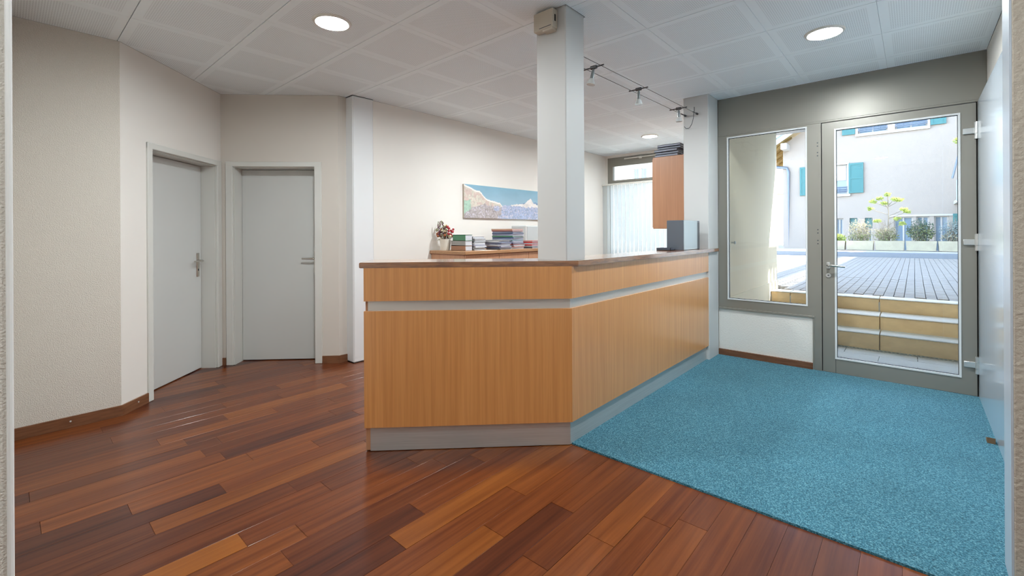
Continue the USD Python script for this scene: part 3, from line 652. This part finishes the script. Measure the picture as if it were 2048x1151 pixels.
# ------------------------------------------------------------------ painting (flat printed canvas)
PX0, PX1, PZ0, PZ1, NXG, NZG = 3.835, 5.62, 1.500, 1.925, 300, 84
gx, gz = np.meshgrid(np.linspace(0, 1, NXG), np.linspace(0, 1, NZG), indexing='ij')
def n2(fx, fz, seed, oc=4): return meshkit.fbm(np.stack([gx * fx, gz * fz, gx * 0 + seed], -1), oc, seed)
colr = np.zeros((NXG, NZG, 3)); sky_t = gz[..., None]
colr[:] = np.array([.40, .53, .62]) * (1 - sky_t) + np.array([.21, .40, .52]) * sky_t
colr *= (.92 + .16 * n2(9, 5, 3))[..., None]
def put(mask, c, amp, fx, fz, seed): colr[mask] = (np.array(c) * (1 - amp + 2 * amp * n2(fx, fz, seed)[..., None]))[mask]
w = n2(30, 1, 5) - .5
put(gz < .50 + .10 * np.sin(gx * 9 + 1.0) * (gx > .25) + .06 * w, (.22, .33, .48), .25, 50, 12, 11)
ridge = np.interp(gx, [0, .03, .10, .15, .22, .28, .33, .37, .40, .45], [1.0, .95, .86, .84, .62, .55, .54, .50, .40, .0]) + .05 * w
rm = gz < ridge; put(rm, (.60, .56, .48), .24, 70, 17, 21)
put(rm & (n2(46, 11, 31) > .56), (.58, .46, .41), .15, 80, 20, 33); put(rm & (gz > ridge - .05), (.80, .76, .72), .1, 20, 12, 35); put(rm & (gx + .07 * n2(40, 10, 38) < .10) & (gz < .52 + .15 * (n2(50, 12, 39) - .5)), (.36, .52, .42), .25, 80, 20, 37)
r2_ = .04 * (n2(60, 14, 42) - .5) + np.interp(gx, [.42, .5, .58, .66, .70, .74, .78, .84, .92, 1.0], [.0, .47, .50, .52, .64, .72, .55, .50, .58, .5]) + .05 * w
put((gz < r2_) & (gz > .36) & (gx > .47), (.74, .70, .68), .2, 26, 14, 41)
low = gz < .42 - .34 * np.clip((.13 - gx) / .13, 0, 1) + .16 * (n2(34, 8, 43) - .5); put(low, (.40, .36, .36), .42, 90, 22, 51)
put(low & (gx > .22 + .30 * n2(24, 6, 53)), (.36, .42, .58), .36, 90, 22, 55); put(low & (n2(110, 26, 57) > .64), (.58, .55, .62), .15, 20, 20, 59)
V = np.stack([PX0 + gx * (PX1 - PX0), gx * 0 + YB - .028, PZ0 + gz * (PZ1 - PZ0)], -1).reshape(-1, 3)
ii, jj = np.meshgrid(np.arange(NXG - 1), np.arange(NZG - 1), indexing='ij'); q = ii * NZG + jj
F = np.concatenate([np.stack([q, q + NZG, q + NZG + 1], -1).reshape(-1, 3), np.stack([q, q + NZG + 1, q + 1], -1).reshape(-1, 3)])
art_mat = usdkit.material(stage, '/World/Looks/painted_canvas', {'a': ('attribute', {'attribute': 'paint'}), 'p': ('principled_bsdf', {'roughness': .6})}, [('a.color', 'p.base_color')], surface='p.BSDF')
pt = thing('painting', 'long unframed canvas painted with a mountain landscape on the back wall', 'painting', ((PX0 + PX1) / 2, YB - .014, PZ0))
part('canvas', B(PX0, PX1, YB - .027, YB - .001, PZ0, PZ1), M('canvas_edge', (.52, .46, .38), .7), pt)
cpath = part('painted_face', trimesh.Trimesh(V, F, process=False), art_mat, pt)
UsdGeom.PrimvarsAPI(stage.GetPrimAtPath(cpath)).CreatePrimvar('paint', Sdf.ValueTypeNames.Color3fArray, 'vertex').Set([Gf.Vec3f(*map(float, c)) for c in colr.reshape(-1, 3)])

# door stop on the carpet
ds = thing('door_stop', 'small wooden door stop on the carpet by the glossy panel', 'door stop', (4.02, -.33, .009))
part('wedge', prism(Polygon([(0, 0), (.07, 0), (.07, .012), (0, .035)]), -.018, .018).apply_transform(frame_map((3.985, -.345, .0095), (1, 0, 0), (0, 0, 1), (0, -1, 0))), M('stop_wood', (.25, .14, .07), .5), ds)

# ------------------------------------------------------------------ outdoors: landing, steps, terrace
concrete_m = M('light_concrete', (.50, .48, .44), .85, var=((.42, .40, .37), (6, 6, 6), .3, .7, 5), rnd=1.0)
stone_m = M('sandstone', (.86, .62, .34), .85, var=((.74, .52, .29), (5, 5, 9), .32, .68, 5), rnd=1.0, bump=((40, 40, 40), .3, .004))
tread_skylit_m = M('tread_skylight_tint', (.82, .80, .76), .8, var=((.74, .72, .68), (8, 8, 8), .3, .7, 4), rnd=1.0)  # same sandstone on the step tops, whitened to stand for sky light
paver_m = M('grey_paver', (.35, .32, .29), .85, var=((.28, .26, .24), (9, 9, 9), .3, .7, 4), rnd=1.0)
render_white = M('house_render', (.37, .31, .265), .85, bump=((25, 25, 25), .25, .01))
upper_render = M('soffit_render', (.55, .54, .52), .85)  # one even render colour for the upper floor
teal = M('teal_paint', (.05, .175, .175), .5)
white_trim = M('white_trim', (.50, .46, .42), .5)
pane_dark = M('window_pane', (.18, .24, .30), .08, spec=.9)
roof_m = M('roof_tiles', (.20, .22, .26), .7)
wood_y = M('soffit_wood', (.44, .30, .10), .6, var=((.34, .22, .07), (20, 2, 20), .3, .7))
pipe_m = M('zinc_pipe', (.18, .21, .27), .4, metal=.5)
struct('ground', [B(7.05, 90, -45, 45, -.4, .44)], concrete_m, 'pale ground of the courtyard under the terrace paving', 'ground')
struct('ground_landing', [B(XS + .06, 7.1, -.62, 1.50, -.4, -.035)], concrete_m, 'bedding of the sunken landing outside the door', 'ground')
single_wall('wall_outside_right', B(XS + .06, 7.40, -.95, -.62, -.3, 2.95), ext_render, 'cream outside wall to the right of the sunken landing')
struct('building_upper', prism(Polygon([(-3, -7.0), (5.16, -7.0), (5.16, 1.50), (7.50, 1.50), (7.50, 8.5), (-3, 8.5)]), 2.95, 4.3), upper_render, 'upper floor of the building above the shopfront and the office', 'building')
slab_m = M('landing_slab', (.70, .69, .67), .85, var=((.62, .61, .59), (6, 6, 6), .3, .7, 5), rnd=1.0)
landing = thing('landing', 'pale concrete slabs of the sunken landing outside the door', 'paving', (5.8, .4, -.035), kind='structure')
for i in range(5):
    for j in range(5):
        y0 = -.62 + .6 * j - (.3 if i % 2 else 0); a, b = max(y0, -.615), min(y0 + .6, 1.48)
        if b - a > .05: part('slab', B(5.13 + .245 * i, 5.13 + .245 * i + .241, a + .002, b - .002, -.034, -.012, .003), slab_m, landing)
drain = thing('drain_grate', 'narrow slotted drain grate along the foot of the stone steps', 'drain', (6.39, .43, -.02))
part('channel', B(6.34, 6.405, -.61, 1.48, -.034, -.020), black, drain)
part('grate', [B(6.34, 6.347, -.61, 1.48, -.020, -.008), B(6.398, 6.405, -.61, 1.48, -.020, -.008)] + [B(6.34, 6.405, -.60 + .034 * k, -.60 + .034 * k + .015, -.019, -.0085) for k in range(61)], alu_light, drain, kind='stuff')
steps = thing('stone_steps', 'three sandstone steps with tops whitened for sky light rising to the terrace', 'steps', (6.7, .43, -.03))
for (xr, xn, zb, zt, jo) in ((6.42, 6.39, -.033, .171, .29), (6.70, 6.67, .10, .332, .30), (7.06, 7.03, .26, .493, .32)):
    for a, b in ((-.615, jo - .003), (jo + .003, 1.25), (1.256, 1.48)):
        part('riser_block', B(xr - .012, xr + .30, a, b, zb, zt - .0125, .006), stone_m, steps)
        part('tread_slab', B(xn, xr + .33 if zt < .4 else xr + .22, a + .001, b - .001, zt - .012, zt, .004), tread_skylit_m, steps)  # thin skin carrying the painted sky light
terrace = thing('terrace_paving', 'grey block paving of the terrace above the steps', 'paving', (12, 1, .44), kind='structure')
npv = 0; rest = []
for i in range(54):
    x0 = 7.285 + .2 * i
    for j in range(-16, 45):
        y0 = .1 * j
        if x0 < 7.6 and y0 > 1.35: continue
        lim = .36 + .19 * x0
        if y0 > lim or y0 < -.12 * x0: continue
        sh = .1 if j % 2 else 0
        m = B(x0 + sh, x0 + sh + .194, y0, y0 + .094, .45, .493 - rng.uniform(0, .004), .004)
        if npv < 290 and -.75 < y0 < 1.5: part('paver', m, paver_m, terrace); npv += 1
        else: rest.append(B(x0 + sh, x0 + sh + .194, y0, y0 + .094, .45, .493))
part('paver_field', rest, paver_m, terrace, kind='stuff')
struct('kerb', [B(18.0, 18.35, -1.0, 6.5, .44, .635, .01)], M('kerb_stone', (.20, .22, .25), .8), 'low grey kerb wall at the far edge of the terrace', 'kerb')
struct('kerb_bed', [B(18.35, 21.0, -3.0, 6.5, .44, .630)], concrete_m, 'raised pale bed behind the low kerb, carrying the planters', 'bed')

# planters and shrubs
planter_m = M('planter_concrete', (.42, .38, .28), .85, var=((.35, .31, .23), (5, 5, 5), .3, .7, 4), rnd=1.0)
soil_m = M('soil', (.07, .05, .035), .95)
def leaves(c, rad, n, size, seed, flat=1.0):
    r = np.random.default_rng(seed)
    p = r.normal(size=(n, 3)); p /= np.linalg.norm(p, axis=1, keepdims=True); p *= (r.uniform(0, 1, (n, 1)) ** .45); p = p * np.array(rad) + np.array(c)
    a = r.normal(size=(n, 3)); a /= np.linalg.norm(a, axis=1, keepdims=True); b = np.cross(a, r.normal(size=(n, 3))); b /= np.linalg.norm(b, axis=1, keepdims=True) + 1e-9
    s = size * r.uniform(.6, 1.3, (n, 1))
    V = np.stack([p - a * s, p + b * s * .45, p + a * s, p - b * s * .45], 1).reshape(-1, 3)
    k = np.arange(n) * 4
    return trimesh.Trimesh(V, np.concatenate([np.stack([k, k + 1, k + 2], 1), np.stack([k, k + 2, k + 3], 1)]), process=False)
def leaf_mat(name, c):
    return usdkit.material(stage, '/World/Looks/' + name, {'d': ('diffuse_bsdf', {'color': c}), 't': ('translucent_bsdf', {'color': tuple(min(1, v * 1.2) for v in c)}), 'x': ('mix_closure', {'fac': .35})}, [('d.BSDF', 'x.closure1'), ('t.BSDF', 'x.closure2')], surface='x.closure')
LEAF = {'green': leaf_mat('leaf_green', (.22, .36, .08)), 'dry': leaf_mat('leaf_dry', (.46, .42, .30)), 'olive': leaf_mat('leaf_olive', (.28, .32, .16)), 'dark': leaf_mat('leaf_dark', (.12, .17, .13)), 'grey': leaf_mat('leaf_grey', (.30, .36, .36)), 'lime': leaf_mat('leaf_lime', (.44, .50, .16))}
twig_m = M('twigs', (.24, .20, .15), .9)
def twigs(c, w, h, n, seed):
    r = np.random.default_rng(seed); out = []
    for k in range(n):
        b = np.array(c) + [r.uniform(-.1, .1), r.uniform(-w, w) * .6, 0]; t = b + [r.uniform(-.12, .12), r.uniform(-.18, .18), h * r.uniform(.55, 1.0)]
        out.append(tube([b, (b + t) / 2 + r.uniform(-.03, .03, 3), t], [.006, .005, .003], 3))
    return out
PL = [('with a low lime-green bush, cut by the door frame', 1.845, 2.60), ('second from the door handle, full of dry twigs', 1.05, 1.825), ('holding the small pine', .24, 1.02), ('with a dark climbing shrub', -.55, .22), ('with grey-blue reeds at the hinge side', -1.35, -.57), ('seen alone through the side window', 4.0, 4.78)]
for k, (lab, y0, y1) in enumerate(PL):
    x0, zb = 20.0, .631
    P = thing('planter', 'cream concrete trough planter ' + lab, 'planter', (x0 + .2, (y0 + y1) / 2, zb))
    outer = Polygon([(y0 + .03, zb + .012), (y1 - .03, zb + .012), (y1 - .004, .967), (y0 + .004, .967)])
    part('trough', [slab_yz(outer, x0, x0 + .035), slab_yz(outer, x0 + .365, x0 + .40), B(x0 + .03, x0 + .37, y0 + .02, y0 + .05, zb + .012, .967), B(x0 + .03, x0 + .37, y1 - .05, y1 - .02, zb + .012, .967)], planter_m, P)
    part('foot', [B(x0 + .05, x0 + .35, y0 + .10, y0 + .18, zb + .0005, zb + .013)], planter_m, P); part('foot', [B(x0 + .05, x0 + .35, y1 - .18, y1 - .10, zb + .0005, zb + .013)], planter_m, P)
    part('soil', B(x0 + .036, x0 + .364, y0 + .051, y1 - .051, zb + .05, .93), soil_m, P)
def shrub(lab, y, mats, rad, n, size, seed, h, tw=14):
    c = (20.2, y, .935)
    s_ = thing('shrub', lab, 'shrub', c)
    part('twigs', twigs(c, rad[1], h, tw, seed), twig_m, s_, kind='stuff')
    for i, (mname, zz, fr_) in enumerate(mats): part('foliage', leaves((20.2, y, .935 + zz), (rad[0], rad[1], rad[2] * fr_), int(n * fr_), size, seed + i), LEAF[mname], s_, kind='stuff')
shrub('low lime-green bush in the trough cut by the door frame', 2.15, [('lime', .13, 1.0), ('green', .05, .8)], (.16, .34, .16), 420, .045, 11, .3)
shrub('dry beige twiggy shrub in the trough under the teal window shutters', 1.44, [('dry', .42, 1.0), ('olive', .14, .55)], (.18, .38, .40), 620, .035, 21, .85, 40)
shrub('pale dry shrub around the foot of the small pine', .72, [('dry', .30, .8), ('olive', .16, .7)], (.18, .36, .32), 560, .035, 31, .8, 34)
shrub('dark climbing shrub in front of the grey garage window', -.16, [('dark', .36, 1.0), ('olive', .30, .7)], (.18, .37, .40), 700, .04, 41, .8, 30)
shrub('grey-blue reedy shrub in the trough by the door hinges', -.96, [('grey', .36, 1.0), ('dry', .2, .5)], (.17, .36, .38), 560, .04, 51, .85, 40)
shrub('pale shrub in the lone trough behind the side window', 4.4, [('dry', .22, .8), ('olive', .12, .6)], (.15, .34, .25), 380, .04, 61, .5)
pine = thing('small_pine', 'small open pine tree with lime-green tufts rising from a trough', 'tree', (20.2, .66, .935))
pb = np.array([20.2, .66, .935])
part('trunk', tube([pb, pb + [0, .01, .5], pb + [0, .0, 1.0], pb + [0, .02, 1.55]], [.022, .018, .014, .008], 6), twig_m, pine)
tips = [(.02, 1.62), (.24, 1.50), (-.14, 1.46), (.42, 1.40), (-.30, 1.42), (-.40, 1.10), (-.48, 1.02), (.50, 1.15), (.10, 1.32), (-.22, .78), (.30, .72), (-.36, .62)]
part('branch', [tube([pb + [0, 0, max(.3, z_ - .22)], pb + [.02, y_ * .6, z_ - .1], pb + [.0, y_, z_]], [.010, .007, .004], 4) for y_, z_ in tips], twig_m, pine, kind='stuff')
part('needles', [leaves(pb + [0, y_, z_], (.10, .11, .06), 60, .05, 70 + i) for i, (y_, z_) in enumerate(tips)], LEAF['lime'], pine, kind='stuff')

# ------------------------------------------------------------------ the gabled house across the terrace
FX = 24.0
house = thing('house', 'white gabled house with teal shutters across the terrace', 'house', (28, -.7, .44))
RY, RZ, SL = -.70, 8.96, .66
eave = lambda y: 5.46 + SL * (4.6 - y) if y > RY else 5.46 + SL * (4.6 - (2 * RY - y))
holes = {'mid': (2.13, 3.32, 2.90, 4.17), 'up1': (.80, 1.76, 5.40, 6.65), 'up2': (-.40, .566, 5.40, 6.65), 'lo0': (2.28, 2.55, .62, 1.86), 'g1': (.03, .62, .46, 1.88), 'g2': (-.44, -.06, .46, 1.88), 'g3': (-.99, -.58, .46, 1.88), 'lo1': (1.80, 2.06, .62, 1.86), 'lo2': (1.30, 1.55, .62, 1.86)}
fac = Polygon([(4.53, .44), (4.53, eave(4.53) - .2), (RY, RZ - .2), (2 * RY - 4.53, eave(4.53) - .2), (2 * RY - 4.53, .44)])
for a, b, z0, z1 in holes.values(): fac = fac.difference(sbox(a, z0, b, z1))
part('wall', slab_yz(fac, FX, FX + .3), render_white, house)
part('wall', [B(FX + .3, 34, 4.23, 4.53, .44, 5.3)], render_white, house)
def win(nm, rail=False, cols=2, curtain=False):
    a, b, z0, z1 = holes[nm]
    f = part('window', slab_yz(sbox(a, z0, b, z1).difference(unary_union([sbox(a + .05 + (b - a - .05) / cols * k, z0 + .05, a + (b - a - .05) / cols * (k + 1), z1 - .05) for k in range(cols)])), FX + .12, FX + .18), white_trim, house)
    part('pane', B(FX + .145, FX + .155, a + .04, b - .04, z0 + .04, z1 - .04), pane_dark, f)
    if rail:
        rr = [cyl((FX - .04, a, z0 + zz), (FX - .04, b, z0 + zz), .018, 6) for zz in (.12, .20, .30)] + [cyl((FX - .04, a + (b - a) * q, z0 + .10), (FX - .04, a + (b - a) * q, z0 + .32), .014, 6) for q in (0.02, .25, .5, .75, .98)]
        part('rail', rr, pipe_m, f)
for nm in holes: win(nm, rail=nm in ('mid', 'up1', 'up2'), cols=3 if nm == 'mid' else 2)
part('blind', B(FX + .10, FX + .115, 2.18, 3.27, 3.5, 4.12), M('pale_curtain', (.55, .55, .54), .8), house)
part('sill', B(FX - .08, FX + .02, 2.02, 3.40, 2.80, 2.90, .01), white_trim, house)
part('sill', B(FX - .08, FX + .02, -.48, 1.85, 5.29, 5.40, .01), white_trim, house)
part('window_surround', slab_yz(unary_union([sbox(-.48, 5.40, -.40, 6.7), sbox(.566, 5.40, .80, 6.7), sbox(1.76, 5.40, 1.85, 6.7)]), FX - .03, FX + .02), white_trim, house)
part('window_surround', slab_yz(unary_union([sbox(2.07, 2.90, 2.13, 4.25), sbox(3.32, 2.90, 3.38, 4.25), sbox(2.07, 4.17, 3.38, 4.25)]), FX - .03, FX + .02), white_trim, house)
part('lintel', B(FX - .03, FX + .01, -1.3, .8, 1.88, 1.95), white_trim, house)
def shutter(y0, y1, z0, z1):
    f = part('shutter', slab_yz(sbox(y0, z0, y1, z1).difference(unary_union([sbox(y0 + .07, z0 + .08, y1 - .07, (z0 + z1) / 2 - .04), sbox(y0 + .07, (z0 + z1) / 2 + .04, y1 - .07, z1 - .08)])), FX - .075, FX - .03), teal, house)
    part('shutter_board', B(FX - .062, FX - .035, y0 + .06, y1 - .06, z0 + .07, z1 - .07), teal, f)
for a in ((1.586, 2.08, 2.92, 4.19), (3.37, 3.86, 2.92, 4.19), (1.86, 2.30, 5.41, 6.65), (-.93, -.49, 5.41, 6.65), (-1.5, -1.10, .5, 1.95)): shutter(*a)
for a in (holes['lo1'], holes['lo2']): part('shutter', B(FX + .08, FX + .11, a[0] + .01, a[1] - .01, 1.45, a[3]), teal, house)
for sgn in (1, -1):
    ye = RY + sgn * (5.5 - RY)
    Z = lambda y: RZ - SL * abs(y - RY)
    q = Polygon([(RY, RZ), (ye, Z(ye)), (ye, Z(ye) + .10), (RY, RZ + .10)])
    part('roof', slab_yz(q, FX - .80, 34.5), roof_m, house)
    q = Polygon([(RY, RZ - .22), (ye, Z(ye) - .22), (ye, Z(ye) - .001), (RY, RZ - .001)])
    part('barge_board', slab_yz(q, FX - .82, FX - .74), white_trim, house)
    q = Polygon([(RY, RZ - .06), (ye, Z(ye) - .06), (ye, Z(ye) - .002), (RY, RZ - .002)])
    part('soffit_board', slab_yz(q, FX - .73, 34), wood_y, house)
for k in range(8):
    part('rafter', slab_yz(Polygon([(4.2, RZ - SL * 4.9 - .07), (5.4, RZ - SL * 6.1 - .07), (5.4, RZ - SL * 6.1 - .20), (4.2, RZ - SL * 4.9 - .20)]), FX + .2 + 1.1 * k, FX + .32 + 1.1 * k), wood_y, house)
part('purlin', B(FX - .72, FX + .1, 4.25, 4.50, 5.0, 5.28, .02), white_trim, house)
part('wall_board', B(FX + .31, 34, 4.535, 4.60, 4.0, 5.3), wood_y, house)
part('downpipe', tube([(FX + .1, 5.30, 4.36), (FX - .06, 4.75, 4.30), (FX - .07, 4.36, 4.22), (FX - .07, 4.30, 4.02), (FX - .07, 4.30, .45)], .06, 8), pipe_m, house, smooth=50)
st = thing('outside_stair', 'grey outside stair with a slanting rail at the right edge of the house', 'stair', (22.5, -1.6, .44))
part('stringer', slab_yz(Polygon([(-1.10, 2.35), (-1.10, 3.05), (-1.25, 3.30), (-3.2, 5.2), (-3.2, 4.4), (-1.6, 2.6)]), 22.0, 22.06), M('stair_metal', (.36, .39, .43), .5, metal=.3), st)
part('handrail', tube([(22.0, -1.00, 3.13), (22.0, -1.25, 4.42), (22.0, -3.2, 6.2)], .03, 8), pipe_m, st)
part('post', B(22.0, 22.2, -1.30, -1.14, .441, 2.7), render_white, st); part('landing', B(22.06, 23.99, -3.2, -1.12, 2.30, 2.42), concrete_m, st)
bp = thing('balcony_plant', 'lime-green plant hanging over the stair rail', 'plant', (22.1, -1.2, 4.3))
part('foliage', leaves((22.1, -1.25, 4.45), (.2, .24, .12), 120, .07, 91), LEAF['lime'], bp, kind='stuff'); part('stem', tube([(22.1, -1.8, 4.7), (22.1, -1.5, 4.6), (22.1, -1.2, 4.45)], .01, 4), twig_m, bp)

# further houses
far_m = M('far_render', (.40, .33, .27), .85)
fh = thing('apartment_house', 'cream apartment house far behind the office window', 'house', (46, 21, .44))
ff = sbox(13, .44, 32, 12).difference(unary_union([sbox(y, z, y + .55, z + 1.05) for y in (20.45, 19.65, 23.4, 17.0) for z in (3.6, 6.6)]))
part('wall', slab_yz(ff, 42, 42.4), far_m, fh)
for y in (20.45, 19.65, 23.4, 17.0):
    for z in (3.6, 6.6):
        f = part('window', slab_yz(sbox(y, z, y + .55, z + 1.05).difference(unary_union([sbox(y + .05, z + .05, y + .255, z + 1.0), sbox(y + .295, z + .05, y + .50, z + 1.0)])), 42.1, 42.2), white_trim, fh)
        part('pane', B(42.14, 42.15, y + .02, y + .53, z + .02, z + 1.03), pane_dark, f)
nh = thing('neighbour_house', 'low pinkish house seen between the outside wall and the gabled house', 'house', (44, 9, .44))
part('wall', slab_yz(sbox(5.5, .44, 12.9, 7.0).difference(unary_union([sbox(8.0, 4.9, 8.6, 6.2), sbox(8.0, 1.6, 8.6, 3.0)])), 40, 40.3), M('pink_render', (.66, .48, .40), .85), nh)
for z in (4.9, 1.6):
    f = part('window', slab_yz(sbox(8.0, z, 8.6, z + 1.3).difference(sbox(8.05, z + .05, 8.55, z + 1.25)), 40.1, 40.2), white_trim, nh); part('pane', B(40.14, 40.15, 8.02, 8.58, z + .02, z + 1.28), pane_dark, f)
part('balcony', B(39.2, 40, 7.4, 9.2, 4.2, 4.4), white_trim, nh)
part('roof', B(39.5, 46, 5.2, 13.0, 7.0, 7.25), roof_m, nh)
# unseen wing inferred from its courtyard shadow; tall block added to shade the outside wall
wg = thing('side_wing', 'unseen cream side wing on the sun side, with roof balustrade and added tall shading block', 'building', (15, -6, -.3))
part('wall', [B(9.3, 23, -9, -3.5, .441, 6.10), B(7.3, 9.3, -9, -3.5, -.3, 9.6), B(5.2, 7.3, -9, -3.5, -.3, 3.2)], ext_render, wg)  # tallest block is added and shaped to shade the outside wall
part('coping', B(9.3, 23, -3.62, -3.42, 6.10, 6.20), white_trim, wg)
for k in range(60): part('baluster', B(9.4 + .19 * k, 9.4 + .19 * k + .085, -3.56, -3.48, 6.201, 6.84), white_trim, wg)
part('hand_rail', B(9.3, 21, -3.62, -3.42, 6.84, 6.98), white_trim, wg)

hk = thing('wall_hook', 'small round knob on the cream outside wall behind the side window', 'hook', (5.30, 1.48, 1.18))
part('knob', tube([(5.30, 1.4995, 1.186), (5.30, 1.475, 1.186), (5.30, 1.465, 1.186), (5.30, 1.455, 1.186)], [.008, .008, .020, .012], 12), alu_light, hk, smooth=40)
